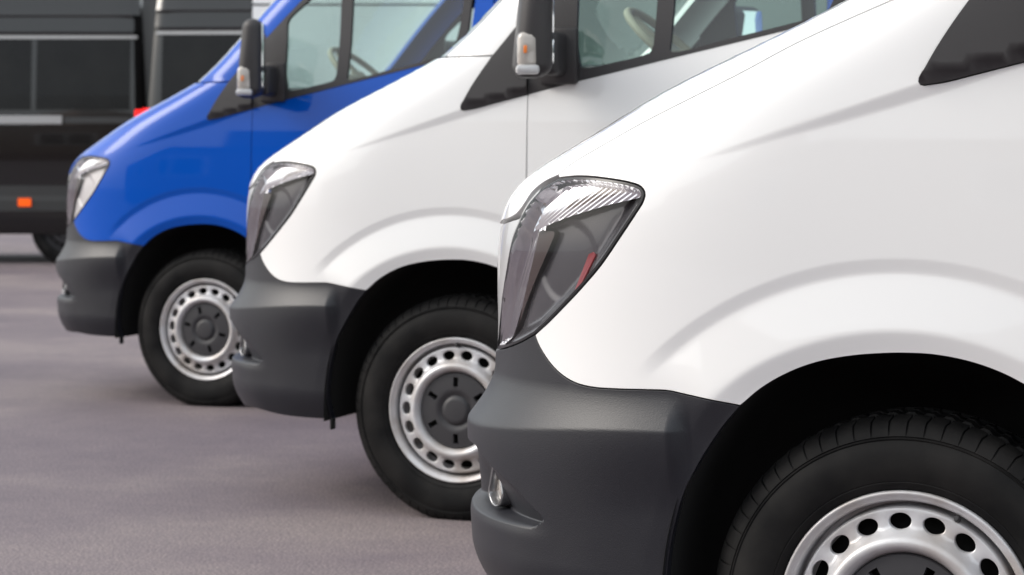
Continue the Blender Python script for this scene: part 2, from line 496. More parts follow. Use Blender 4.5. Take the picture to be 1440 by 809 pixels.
zp = np.linspace(1.417, 2.08, 40)
u_in = lambda z: xn(z)+aa(z)-aa(z)*0.62
PILLAR = join(line((.130, 1.417), (.000, 1.417), .012)[0:0] if False else np.array([(.132, 1.417)]), pillar_edge[1:], line((1.0, 2.10), (1.0, 2.13), .02), line((1.0, 2.13), (float(u_in(2.13)), 2.13), .02), np.stack([u_in(zp), zp], 1)[::-1])
WINDSCREEN = join(np.stack([u_in(zp), zp], 1), line((float(u_in(2.08)), 2.08), (float(centre_u(2.08)), 2.08), .03), np.stack([centre_u(zp), zp], 1)[::-1], line((float(centre_u(1.417)), 1.417), (float(u_in(1.417)), 1.417), .03))
TRIM_FRONT = join(belt_a, line(GAP_TOP, (.244, 1.545), G), catmull([p for p in [(.244, 1.545), (.208, 1.507), (.165, 1.455), (.130, 1.413)]], G), tri_tip)
WINDOW_FRAME = join(belt_b, catmull([(1.215, 1.520), (1.222, 1.60), (1.235, 1.80), (1.235, 2.10)], .02), line((1.235, 2.10), (1.0, 2.10), .02), pillar_edge[::-1][:-1][:int(len(pillar_edge)*0.845)], line((.249, 1.553), GAP_TOP, .012))
QUARTER = join(catmull([(.404, 1.395), (.410, 1.377), (.428, 1.3735), (.520, 1.391), (.600, 1.409), (.622, 1.418), (.632, 1.440)], .010),
               catmull([(.632, 1.440), (.638, 1.573), (.635, 1.762), (.632, 1.890)], .015), catmull([(.632, 1.890), (.560, 1.832), (.480, 1.762), (.393, 1.683), (.386, 1.660)], .012), catmull([(.386, 1.660), (.390, 1.579), (.394, 1.450), (.404, 1.395)], .012))
DOORWIN = join(catmull([(.682, 1.424), (.690, 1.418), (.870, 1.457), (1.033, 1.494), (1.150, 1.522)], .012), catmull([(1.150, 1.522), (1.178, 1.60), (1.195, 1.75), (1.195, 2.05)], .015), line((1.195, 2.05), (.900, 2.045), .015), catmull([(.900, 2.045), (.790, 2.000), (.684, 1.930)], .012), catmull([(.684, 1.930), (.688, 1.760), (.690, 1.572), (.682, 1.424)], .012))
DOOR = join(belt_b, line((1.215, 1.520), (1.235, 1.60), .02), catmull([(1.235, 1.60), (1.250, 1.80), (1.250, 2.12)], .03), line((1.250, 2.12), (1.33, 2.12), .03), line((1.33, 2.12), (1.33, .30), .03), line((1.33, .30), (.445, .30), .03),
            catmull([(.445, .30), (.462, .38), (.455, .46), (.425, .54), (.375, .61), (.310, .678), (.248, .724)], G), line((.248, .724), GAP_TOP, .012))
RX = 3.665
arr = catmull([(RX+.47, .30), (RX+.475, .40), (RX+.40, .60), (RX+.25, .74), (RX, .80), (RX-.25, .74), (RX-.40, .60), (RX-.475, .40), (RX-.47, .30)], .02)
SIDE = join(line((1.336, .30), (RX-.47, .30), .05), arr[::-1], line((RX+.47, .30), (4.92, .30), .05), line((4.92, .30), (4.92, 2.12), .05), line((4.92, 2.12), (1.336, 2.12), .05), line((1.336, 2.12), (1.336, .30), .05))
ROOF = join(line((1.0, 2.135), (4.92, 2.135), .06), line((4.92, 2.135), (4.92, 2.42), .06), line((4.92, 2.42), (float(centre_u(2.42)), 2.42), .05), np.stack([centre_u(np.linspace(2.085, 2.42, 12)), np.linspace(2.085, 2.42, 12)], 1)[::-1], line((float(centre_u(2.085)), 2.085), (float(u_in(2.085)), 2.085), .05), line((float(u_in(2.13)), 2.135), (1.0, 2.135), .05))

# ------------------------------------------------------------------ van meshes, built once and shared
M = {}
def near_arch(u, z):
    r = arch_r(u, z)
    return ((r > .44) & (r < .635) & (z > .6)) | ((np.abs(z-swage_z(u)+.01) < .028) & (u > -.42))
M['fender'] = panel('front_fender', FENDER, WHITE, .014, (near_arch, .0040), ins=.0022)
M['bonnet'] = panel('bonnet', BONNET, WHITE, .022, mirror=True, ins=.0020)
def near_bump(u, z):
    f = (u > -1.15) & (u < -.60) & (z > .40) & (z < .63)
    return f | ((np.abs(z-bump_z(u)) < .022) & (u > -1.2) & (u < -.30)) | ((arch_r(u, z) < .51) & (u > -.5))
M['bumper'] = panel('front_bumper', BUMPER_P, BUMPER, .017, (near_bump, .0042), mirror=True, ins=.0018)
M['grille'] = panel('grille', GRILLE, SILVER, .03, mirror=True, off=lambda u, z: 0*u-.004)

LAMP_IN = inset(HEADLIGHT, .0065)
M['gasket'] = panel('gasket', HEADLIGHT, TRIM_GLOSS, .02, holes=[LAMP_IN], ins=.0025, depth=.02, off=lambda u, z: 0*u-.0005)
M['lens'] = panel('lens', LAMP_IN, LENS, .014, ins=.0004, depth=0.0, off=lambda u, z: 0.0025*sstep(0, .02, edge_dist(LAMP_IN, np.stack([np.ravel(u), np.ravel(z)], 1)).reshape(np.shape(u))))
hl_line = [(-.700, .987), (-.616, 1.015), (-.532, 1.0385), (-.457, 1.056)]
def line_z(u): return np.interp(u, [p[0] for p in hl_line], [p[1] for p in hl_line])
def ed(u, z): return edge_dist(LAMP_IN, np.stack([np.ravel(u), np.ravel(z)], 1)).reshape(np.shape(u))
def strip_u(z): return -.748-.10*(np.clip(.97-z, 0, 1))**1.0*1.15
# upper fluted reflector
q = np.linspace(-.700, -.4575, 40)
low_edge = np.stack([q, line_z(q)], 1)
# boundaries of the three lamp chambers
ring = LAMP_IN
above = lambda p: (p[:, 1] > line_z(p[:, 0])) & (p[:, 0] > -.700)
stripz = np.linspace(.9865, .766, 36)
SU = lambda z: -.700-.105*((.987-z)/.22)**1.25
left_of = lambda p: (p[:, 0] < np.where(p[:, 1] > .987, -.700, SU(np.clip(p[:, 1], .7, .987))))
def ribs(u, z):
    d = (-(u+.7)*.62+(z-1.0)*.785)
    t = (d/.0085) % 1.0
    return -.006*sstep(0, .008, ed(u, z))-.0036*np.abs(t-.5)*2-.42*np.maximum(z-line_z(u), 0)*sstep(0, .012, ed(u, z))
def flutes(u, z):
    t = ((u-SU(np.clip(z, .7, .987)))/.012) % 1.0
    return -.012*sstep(0, .015, ed(u, z))-.0042*np.sin(t*math.pi)-.09*np.maximum(z-.76, 0)*sstep(0, .02, ed(u, z))
def bowl(u, z):
    c = np.hypot(u+.632, z-.935)
    e = -.018*sstep(0, .03, ed(u, z))-.008
    e = e-.004*sstep(.082, .066, c)
    return e-.002*ramp(-.003, .003, (z-.838)-.90*(u+.640), .001)
def brown_w(z): return .046*np.clip((z-.80)/.18, 0, 1)
def brown_reflection(p): return ~left_of(p) & (p[:, 0] < SU(np.clip(p[:, 1], .7, .987))+brown_w(p[:, 1])) & ~above(p) & (p[:, 1] < .99)
def sub_panel(name, keep_fn, m, h, off, pts=None, flat=False):
    """a chamber of the lamp: the part of the lamp outline for which keep_fn holds"""
    if pts is None: pts = grid_in(ring, h, None, [])
    else: pts = pts[inside(ring, pts)]; pts = pts[edge_dist(ring, pts) > .0015]
    q_ = np.concatenate([ring, pts]); q_ = q_[keep_fn(q_)]
    cut = np.concatenate([low_edge, np.stack([SU(stripz), stripz], 1), np.stack([SU(stripz)+brown_w(stripz), stripz], 1), [(-.700, 1.02), (-.700, 1.045), (-.700, 1.06)]])
    q_ = np.concatenate([q_, cut])
    vs, es, fs, ov, oe, of = delaunay_2d_cdt([Vector(p) for p in q_], [], [], 0, 1e-7)
    V2 = np.array([tuple(v) for v in vs]); T = np.array([f for f in fs])
    C = V2[T].mean(1)
    T = T[inside(ring, C) & keep_fn(C)]
    u, z = V2[:, 0], V2[:, 1]; e = 3e-4
    S = lambda a, b: surf(a, b, off(a, b))
    N = np.cross(S(u+e, z)-S(u-e, z), S(u, z+e)-S(u, z-e)); N /= np.linalg.norm(N, axis=1, keepdims=True)+1e-12
    V = S(u, z)
    g = np.cross(V[T[:, 1]]-V[T[:, 0]], V[T[:, 2]]-V[T[:, 0]]); fl = np.sum(g*N[T[:, 0]], 1) < 0
    T[fl] = T[fl][:, ::-1]
    used = np.unique(T); remap = -np.ones(len(V), int); remap[used] = np.arange(len(used))
    return mesh(name, V[used], remap[T], m, None if flat else N[used], smooth=not flat)
rows = []
for j in range(-60, 80):
    for i in range(-90, 120):
        d_, s_ = j*.00425, (i+.5*(j % 2))*.0042
        rows.append((-.7-d_*.62+s_*.785, 1.0+d_*.785+s_*.62))
M['fluted'] = sub_panel('fluted_reflector', lambda p: above(p) & ~left_of(p), CHROME, .0028, ribs, np.array(rows), True)
rows = [(SU(min(max(zz, .7), .987))-.0008-.002*j, zz) for j in range(0, 85) for zz in np.arange(.74, 1.09, .004)]
M['strip'] = sub_panel('chrome_strip', left_of, STRIP, .004, flutes, np.array(rows))
M['bowl'] = sub_panel('reflector_bowl', lambda p: ~above(p) & ~left_of(p) & ~brown_reflection(p), BOWL, .005, bowl)
M['brown_reflection'] = sub_panel('lamp_brown_reflection', brown_reflection, BROWN_REFLECTION, .006, lambda u, z: -.006-.014*sstep(0, .03, ed(u, z)))  # dark brown band of reflection in the lamp, put in as a coloured sheet
RED_P = np.array([(-.594, .886), (-.583, .891), (-.561, .950), (-.568, .954), (-.577, .950)])
M['red'] = panel('red_reflection', RED_P, RED_REFLECTION, .01, off=lambda u, z: bowl(u, z)+.004, ins=0, depth=.004)  # red reflection in the near lamp, modelled as a small coloured sheet

def trim_off(u, z):
    zb = np.interp(u, [.04, .244, .38, .72, 1.2], [1.249, 1.2965, 1.330, 1.408, 1.517])
    return .0035+.009*sstep(.004, .024, z-zb)
M['trim_front'] = panel('corner_trim', TRIM_FRONT, TRIM, .016, off=trim_off, depth=.02, ins=.001)
M['window_frame'] = panel('window_frame', WINDOW_FRAME, TRIM, .03, holes=[QUARTER, DOORWIN], off=lambda u, z: 0*u+.002, depth=.02, ins=.001)
M['quarter'] = panel('quarter_window', QUARTER, PANE, .05, off=lambda u, z: 0*u-.006, depth=0, ins=-.004)
M['doorwin'] = panel('door_window', DOORWIN, PANE, .06, off=lambda u, z: 0*u-.006, depth=0, ins=-.004)
M['pillar'] = panel('windscreen_pillar', PILLAR, WHITE, .018, depth=.03, ins=.001)
M['windscreen'] = panel('windscreen', WINDSCREEN, PANE, .022, depth=0, ins=0, off=lambda u, z: 0*u-.004, mirror=True)
M['door'] = panel('front_door', DOOR, WHITE, .03, (lambda u, z: (arch_r(u, z) < .64) & (z > .4), .012))
M['side'] = panel('side_panel', SIDE, WHITE, .12, depth=.03)
M['roof'] = panel('roof', ROOF, WHITE, .05, depth=0, ins=0, mirror=True)
# flat crown of the roof and the tail
zt = 2.42
us = np.concatenate([np.linspace(float(centre_u(zt)), float(xn(zt)+aa(zt)), 14), np.linspace(float(xn(zt)+aa(zt))+.1, 4.92, 12)])
rim_ = surf(us, np.full_like(us, zt))
rv = [tuple(p) for p in rim_]+[(p[0], 2*HALF-p[1], p[2]) for p in rim_]
nr = len(rim_)
M['crown'] = mesh('roof_crown', rv, [(i, i+1, nr+i+1, nr+i) for i in range(nr-1)], WHITE, smooth=False)
zs = np.linspace(.30, 2.42, 20)
tl = surf(np.full_like(zs, 4.92), zs)
tv = [tuple(p) for p in tl]+[(p[0], 2*HALF-p[1], p[2]) for p in tl]
M['tail'] = mesh('rear_door', tv, [(i, i+1, 20+i+1, 20+i) for i in range(19)], WHITE, smooth=False)

zc_ = np.linspace(.32, .995, 30)
GAP_SHADE_OUTLINE = join(arch_dn[:-2][::-1], arch_up, catmull([(.248, .724), (.310, .678), (.375, .61), (.425, .54), (.455, .46), (.462, .38)], .012), line((.462, .38), (1.36, .38), .05), line((1.36, .38), (1.36, 1.50), .05), line((1.36, 1.50), (.30, 1.29), .05), line((.30, 1.29), (.13, 1.40), .03), line((.13, 1.40), (.03, 1.405), .03), shut[::-1][2:], b_front[::-1], line((-.905, .993), (float(centre_u(.993)), .993), .03), np.stack([centre_u(zc_), zc_], 1)[::-1], line((float(centre_u(.32)), .32), (-.412, .32), .04))
M['shell'] = panel('gap_shade_sheet', GAP_SHADE_OUTLINE, DARK, .04, mirror=True, depth=0, ins=.004, off=lambda u, z: -.026-.05*sstep(-.42, -.47, u)*sstep(.74, .77, z))  # dark sheet added behind the skin to keep the panel gaps dark
# underbody and arch liners
bm = bmesh.new()
box(bm, (2.0, HALF, .42), (5.6, 1.20, .26), .02)
box(bm, (2.05, HALF, .40), (2.2, 1.86, .12), .01)
box(bm, (-.62, HALF, .60), (.30, 1.30, .55), .02)
box(bm, (0, HALF, .90), (1.1, 1.24, .55), .05)
M['under'] = bm_mesh('underbody', bm, DARK)
prof = [(.012, 0), (.10, 0), (.30, 0), (.36, -.03), (.37, -.44)]
V, Fc = [], []
acurve = np.concatenate([arch_dn[::-1], arch_up[1:], catmull([(.245, .726), (.310, .678), (.375, .61), (.425, .54), (.455, .46), (.462, .38), (.455, .25)], .012)[1:]])
acurve = acurve[::2]
for (cx, cz) in acurve:
    d = np.array([cx, cz-.335]); L = np.hypot(*d)
    for (y, dr) in prof:
        rr = max(L+.012+dr, .02); V.append((d[0]/L*rr, y, .335+d[1]/L*rr))
k = len(prof)
for i in range(len(acurve)-1):
    for t in range(k-1): Fc.append((i*k+t, i*k+t+1, (i+1)*k+t+1, (i+1)*k+t))
M['liner'] = mesh('wheel_arch_liner', V, Fc, LINER)

# fog lamp: teardrop bezel and lens set into the bumper recess
def teardrop(s=1.0, n=28):
    P_ = []
    for i in range(n):
        a = 2*math.pi*i/n
        r = .029*s
        x_, z_ = r*math.sin(a), -r*math.cos(a)
        t = max(0.0, (z_/r+0.15)/1.15)
        z_ = z_+t*t*.054*s; x_ = x_*(1-.75*t)
        P_.append((x_, z_))
    return P_
FOG_U, FOG_Z = -.826, .491
fu = np.array([FOG_U]); fz = np.array([FOG_Z])
fp = surf(fu, fz)[0]; fnv = np.array([-.74, -.67, 0.02]); fnv /= np.linalg.norm(fnv)
ft = np.cross(fnv, [0, 0, 1]); ft /= np.linalg.norm(ft); fb = np.cross(ft, fnv)
if fb[2] < 0: fb = -fb
def fog_ring(levels):
    V, Fc = [], []
    for (s, d) in levels:
        for (a, b) in teardrop(s): V.append(tuple(fp+ft*a*1.1+fb*b+fnv*d))
    n = 28
    for L in range(len(levels)-1):
        for i in range(n):
            j = (i+1) % n; Fc.append((L*n+i, L*n+j, (L+1)*n+j, (L+1)*n+i))
    return V, Fc
V, Fc = fog_ring([(1.18, -.03), (1.16, .013), (1.10, .018), (1.02, .015), (.97, .0)])
M['fog_bezel'] = mesh('fog_bezel', V, Fc, FOG_RING)
V, Fc = fog_ring([(.98, .0), (.6, .007), (.05, .009)])
M['fog_lens'] = mesh('fog_lens', V, Fc, CLEAR_WHITE)

# ------------------------------------------------------------------ wheel
tp = [(.190, .215), (.205, .240), (.214, .275), (.210, .310), (.196, .336), (.178, .346), (.160, .349), (.150, .3495), (.146, .342), (.138, .342), (.134, .350), (.105, .351), (.100, .343), (.092, .343), (.088, .351),
      (.060, .3505), (.056, .342), (.048, .342), (.044, .3485), (.030, .346), (.017, .340), (.008, .332), (.001, .322), (-.002, .3155), (-.0005, .3135), (-.0045, .311), (-.003, .3085), (-.008, .302), (-.0125, .285), (-.0135, .268), (-.011, .252), (-.0065, .240), (-.0045, .2385), (-.005, .2365), (-.002, .229), (.006, .223), (.02, .215)]
NS = 66
FR = [0.0, .035, .085, .12, .35, .60, .80]       # a narrow slit at the start of every shoulder block
nf = len(FR); n = NS*nf
k = len(tp)
V = np.zeros((n*k, 3)); Fc = []
for i in range(n):
    s = i % nf
    a = 2*math.pi*(i//nf+FR[s])/NS
    for t, (y, r) in enumerate(tp):
        cut = 0.0
        if s in (1, 2):
            if 17 <= t <= 22: cut = .005 if t < 22 else .003
            if 2 < t < 8: cut = .005
        if s in (4, 5) and t in (14, 15, 10, 11): cut = .005
        aa_ = a+(.012 if 17 <= t <= 19 else 0)
        V[i*k+t] = ((r-cut)*math.sin(aa_), y, (r-cut)*math.cos(aa_))
    j = (i+1) % n
    for t in range(k-1): Fc.append((i*k+t, j*k+t, j*k+t+1, i*k+t+1))
low = V[:, 2] < -.334
V[:, 1] = np.where((V[:, 2] < -.25) & (V[:, 1] < .06), V[:, 1]-.010*sstep(-.25, -.33, V[:, 2])*sstep(.06, 0, V[:, 1]), V[:, 1])
V[low, 2] = -.334
M['tyre'] = mesh('tyre', V, Fc, RUBBER)
_t = M['tyre']; _t.set_sharp_from_angle(angle=R(32))

rp = [(.060, .180), (.060, .2015), (.030, .2020), (.016, .2032), (.009, .2052), (.0045, .2080), (.0035, .2105), (.0030, .2130), (-.001, .2160), (-.0015, .2190), (.0005, .2215), (.005, .2228), (.012, .2225)]
V, Fc = lathe(rp, 120)
V, Fc = list(V), list(Fc)
# disc with eighteen hand holes, built sector by sector
NH = 18
def disc_y(r): return np.interp(r, [.10, .114, .117, .121, .126, .131, .136, .141, .146, .150, .1535, .158, .175, .186, .190, .1925, .194, .195], [.016, .011, .004, -.006, -.0125, -.0155, -.0160, -.0140, -.0085, -.001, .0065, .0115, .0130, .0132, .0140, .0180, .032, .056])
def P3(a, r, dy=0): return (r*math.sin(a), float(disc_y(r))+dy, r*math.cos(a))
r0, r1 = .1515, .1870
for s in range(NH):
    ac = 2*math.pi*s/NH; ha = math.pi/NH
    m_ = 32
    b0 = len(V)
    rc = .1685
    for i in range(m_):                      # outer frame of the sector
        a = 2*math.pi*i/m_
        ca, sa = math.cos(a), math.sin(a); q_ = max(abs(ca), abs(sa))
        fa, fr = ca/q_, sa/q_
        V.append(P3(ac+fa*ha, (r0+r1)/2+fr*(r1-r0)/2))
    for lev, (sc, dy) in enumerate([(1.13, 0.0), (1.04, .0006), (1.0, .0025), (1.0, .012)]):
        for i in range(m_):
            a = 2*math.pi*i/m_
            V.append(P3(ac+math.cos(a)*.0192*sc/rc, rc+math.sin(a)*.0142*sc, dy))
    for lev in range(4):
        for i in range(m_):
            j = (i+1) % m_
            Fc.append((b0+lev*m_+i, b0+lev*m_+j, b0+(lev+1)*m_+j, b0+(lev+1)*m_+i))
for prof_r in ([.108, .114, .116, .118, .121, .124, .1275, .131, .1345, .1365, .139, .1415, .144, .146, .148, .150, .1515], [.187, .1885, .190, .1912, .1925, .1932, .194, .1945, .195]):
    b0 = len(V); pr = [(float(disc_y(r)), max(r, .001)) for r in prof_r]
    v_, f_ = lathe(pr, 144)
    V += v_; Fc += [tuple(i+b0 for i in f) for f in f_]
bm = bmesh.new()
bv = [bm.verts.new(p) for p in V]
for f in Fc:
    try: bm.faces.new([bv[i] for i in f])
    except ValueError: pass
bmesh.ops.remove_doubles(bm, verts=bm.verts, dist=.0004)
M['rim'] = bm_mesh('rim', bm, STEEL, 50)
# hub cap: shallow dish with six slots and a centre boss
cp = [(yy_-.009, rr_) for yy_, rr_ in [(.016, .1155), (.010, .1150), (.0075, .1130), (.0070, .106), (.0050, .085), (.0040, .066), (.0048, .056), (.0095, .050), (.0100, .046), (.0045, .041), (.0010, .036), (.0003, .030), (.0000, .001)]]
V, Fc = lathe(cp, 180)
V = np.array(V); k = len(cp)
CR = [c[1] for c in cp]
fine = [.1155, .1150, .1130, .106, .1015, .0995, .097, .090, .083, .076, .0735, .0715, .066, .056, .050, .046, .041, .036, .030, .001]
cy = lambda r: float(np.interp(r, CR[::-1], [c[0] for c in cp][::-1]))
V, Fc = lathe([(cy(r), r) for r in fine], 360)
V = np.array(V); k = len(fine)
for i in range(360):
    a = (i % 60)-30
    for t, r in enumerate(fine):
        if .073 < r < .100 and abs(a)*math.pi/180*r < .0072: V[i*k+t, 1] += .012
M['cap'] = mesh('hub_cap', V, Fc, CAP)
bm = bmesh.new(); bm.from_mesh(M['cap'])
bmesh.ops.delete(bm, geom=[f for f in bm.faces if all(.072 < math.hypot(v.co.x, v.co.z) < .102 for v in f.verts) and sum(v.co.y > .0065 for v in f.verts) == 4], context='FACES')
bm.to_mesh(M['cap']); bm.free()
M['cap'].set_sharp_from_angle(angle=R(40))
bm = bmesh.new()
bmesh.ops.create_cone(bm, segments=14, radius1=.0045, radius2=.0038, depth=.026, cap_ends=True)
bmesh.ops.create_cone(bm, segments=14, radius1=.006, radius2=.005, depth=.010, cap_ends=True)
M['valve'] = bm_mesh('valve_stem', bm, TRIM)
bm = bmesh.new(); box(bm, (-.404, .035, .280), (.008, .030, .034), .003); M['flap'] = bm_mesh('splash_flap', bm, LINER)
bm = bmesh.new(); box(bm, (-.27, .20, .44), (.10, .06, .05), .012); box(bm, (-.20, .26, .40), (.22, .05, .04), .012); M['link'] = bm_mesh('suspension_arm', bm, CAP)
V, Fc = lathe([(.065, .02), (.065, .19), (.20, .20)], 40)
M['drum'] = mesh('brake_drum', V, Fc, DARK)

# ------------------------------------------------------------------ door mirror (near side): housing, indicator, two glasses
def rounded(bm, c, s, bev, seg=4): return box(bm, c, s, bev, seg=seg)
bm = bmesh.new()
vs = box(bm, (.372, -.165, 1.508), (.118, .205, .328), .038, seg=5)
for v in vs:                                   # the shell narrows towards its top and outer end
    t = max(0, (v.co.z-1.36)/.31)
    if v.co.x < .372: v.co.x += .030*max(0, t)+.10*max(0, -(v.co.y+.165))
    v.co.y += -.010*t
M['mirror'] = bm_mesh('door_mirror', bm, TRIM, 35)
bm = bmesh.new()
vs = box(bm, (.362, -.168, 1.382), (.075, .185, .085), .02, seg=3)
for v in vs: v.co.x += .06*max(0, -(v.co.y+.165))
M['mirror_base'] = bm_mesh('mirror_foot', bm, TRIM, 35)
bm = bmesh.new(); box(bm, (.358, -.234, 1.418), (.062, .078, .108), .020, seg=3); M['indicator'] = bm_mesh('indicator_lamp', bm, CLEAR_WHITE, 40)
bm = bmesh.new(); box(bm, (.350, -.2725, 1.420), (.010, .006, .022), .002); M['bulb'] = bm_mesh('amber_bulb', bm, AMBER, 40)
bm = bmesh.new(); box(bm, (.357, -.234, 1.362), (.068, .095, .028), .010); M['lamp_base'] = bm_mesh('lamp_base', bm, SILVER, 40)
bm = bmesh.new(); box(bm, (.4305, -.165, 1.560), (.006, .165, .185), .0028, seg=2); M['glass_big'] = bm_mesh('mirror_glass', bm, MIRROR, 40)
bm = bmesh.new(); box(bm, (.4305, -.165, 1.415), (.006, .155, .070), .0028, seg=2); M['glass_small'] = bm_mesh('wide_angle_glass', bm, MIRROR, 40)
M['glass_up'] = M['glass_big'].copy()
from mathutils import Matrix
TW = Matrix.Translation((.322, -.165, 0)) @ Matrix.Rotation(R(21), 4, 'Z') @ Matrix.Translation((-.372, .165, 0))
M['glass_up'].transform(Matrix.Translation((.4305, 0, 1.56)) @ Matrix.Rotation(R(-4), 4, 'Y') @ Matrix.Translation((-.4255, 0, -1.56)))
M['glass_up'].transform(Matrix.Translation((.322, -.165, 0)) @ Matrix.Rotation(R(38), 4, 'Z') @ Matrix.Translation((-.372, .165, 0)))
for kk in ('mirror', 'mirror_base', 'indicator', 'bulb', 'lamp_base', 'glass_big', 'glass_small'): M[kk].transform(TW)
bm = bmesh.new(); box(bm, (.345, -.030, 1.415), (.055, .12, .13), .018, seg=3); box(bm, (.345, .014, 1.41), (.12, .03, .17), .012); M['arm'] = bm_mesh('mirror_arm', bm, TRIM, 40)

# ------------------------------------------------------------------ cabin
bm = bmesh.new()
vs = box(bm, (.42, HALF, 1.22), (.62, 1.72, .34), .06, seg=3)
vs += box(bm, (.60, .52, 1.37), (.22, .42, .12), .04, seg=3)
M['dash'] = bm_mesh('dashboard', bm, INNER_DARK, 40)
bm = bmesh.new()
from mathutils import Matrix
V, Fc = [], []
nr_, nt_ = 40, 10
for i in range(nr_):
    a = 2*math.pi*i/nr_
    for j in range(nt_):
        b = 2*math.pi*j/nt_
        V.append(((.190+.013*math.cos(b))*math.cos(a), (.190+.013*math.cos(b))*math.sin(a), .013*math.sin(b)))
for i in range(nr_):
    for j in range(nt_): Fc.append((i*nt_+j, ((i+1) % nr_)*nt_+j, ((i+1) % nr_)*nt_+(j+1) % nt_, i*nt_+(j+1) % nt_))
bv = [bm.verts.new(p) for p in V]
for f in Fc: bm.faces.new([bv[i] for i in f])
for a in (R(90), R(210), R(330)): box(bm, (.09*math.cos(a), .09*math.sin(a), -.01), (.18, .035, .016), .004, rot=None) if False else None
vs = box(bm, (0, 0, -.012), (.11, .11, .03), .02)
for sx in (-1, 1): box(bm, (0, sx*.11, -.008), (.035, .15, .014), .004)
box(bm, (-.10, 0, -.008), (.14, .035, .014), .004)
bmesh.ops.transform(bm, matrix=Matrix.Translation((.56, .50, 1.44)) @ Matrix.Rotation(R(42), 4, 'Y'), verts=bm.verts)
M['wheel_rim'] = bm_mesh('steering_wheel', bm, INNER, 40)
bm = bmesh.new()
box(bm, (1.25, .50, .98), (.52, .50, .16), .05, seg=3)
box(bm, (1.50, .50, 1.36), (.14, .48, .66), .05, rot=None, seg=3)
for v in bm.verts:
    if v.co.z > 1.05: v.co.x += (v.co.z-1.05)*.22
M['seat'] = bm_mesh('seat', bm, SEAT, 40)
bm = bmesh.new(); box(bm, (1.665, .50, 1.80), (.10, .28, .20), .04, seg=3); M['headrest'] = bm_mesh('headrest', bm, SEAT, 40)
bm = bmesh.new(); box(bm, (1.86, HALF, 1.34), (.03, 1.66, 1.42), .004); M['bulkhead'] = bm_mesh('bulkhead', bm, INNER)
bm = bmesh.new()
box(bm, (1.15, HALF, .80), (1.5, 1.84, .05), .004)
M['floor'] = bm_mesh('cabin_floor', bm, INNER_DARK)
M['side_win'] = panel('side_window', join(line((1.50, 1.33), (2.75, 1.36), .05), line((2.75, 1.36), (2.75, 2.02), .05), line((2.75, 2.02), (1.50, 2.02), .05), line((1.50, 2.02), (1.50, 1.33), .05)), GREY_GLASS, .1, off=lambda u, z: 0*u+.003, depth=.01)

# ------------------------------------------------------------------ assembling a van
PAINTED = {'fender', 'bonnet', 'pillar', 'door', 'side', 'roof', 'crown', 'tail'}
def thing(name, label, cat, loc=(0, 0, 0), rz=0.0, group=None):
    o = bpy.data.objects.new(name, None); scene.collection.objects.link(o)
    o.empty_display_size = .3
    o.location = loc; o.rotation_euler = (0, 0, rz)
    o['label'] = label; o['category'] = cat
    if group: o['group'] = group
    return o

def far_side(o):
    o.scale = (1, -1, 1); o.location = (0, 2*HALF, 0)
    return o

def build_wheel(parent, x, turn, far=False, dull=False):
    w = link('wheel', M['tyre'], None, parent)
    w.location = (x, .05 if not far else 2*HALF-.05, .335)
    if far: w.scale = (1, -1, 1)
    for nm, key in (('rim', 'rim'), ('hub_cap', 'cap'), ('brake_drum', 'drum')):
        c = link(nm, M[key], CAP if dull and key == 'rim' else None, w)
        if key != 'drum': c.rotation_euler = (0, turn, 0)
    v = link('valve_stem', M['valve'], None, w)
    a = turn+R(30)
    v.location = (.1975*math.sin(a), .008, .1975*math.cos(a)); v.rotation_euler = (R(75), 0, 0)
    return w

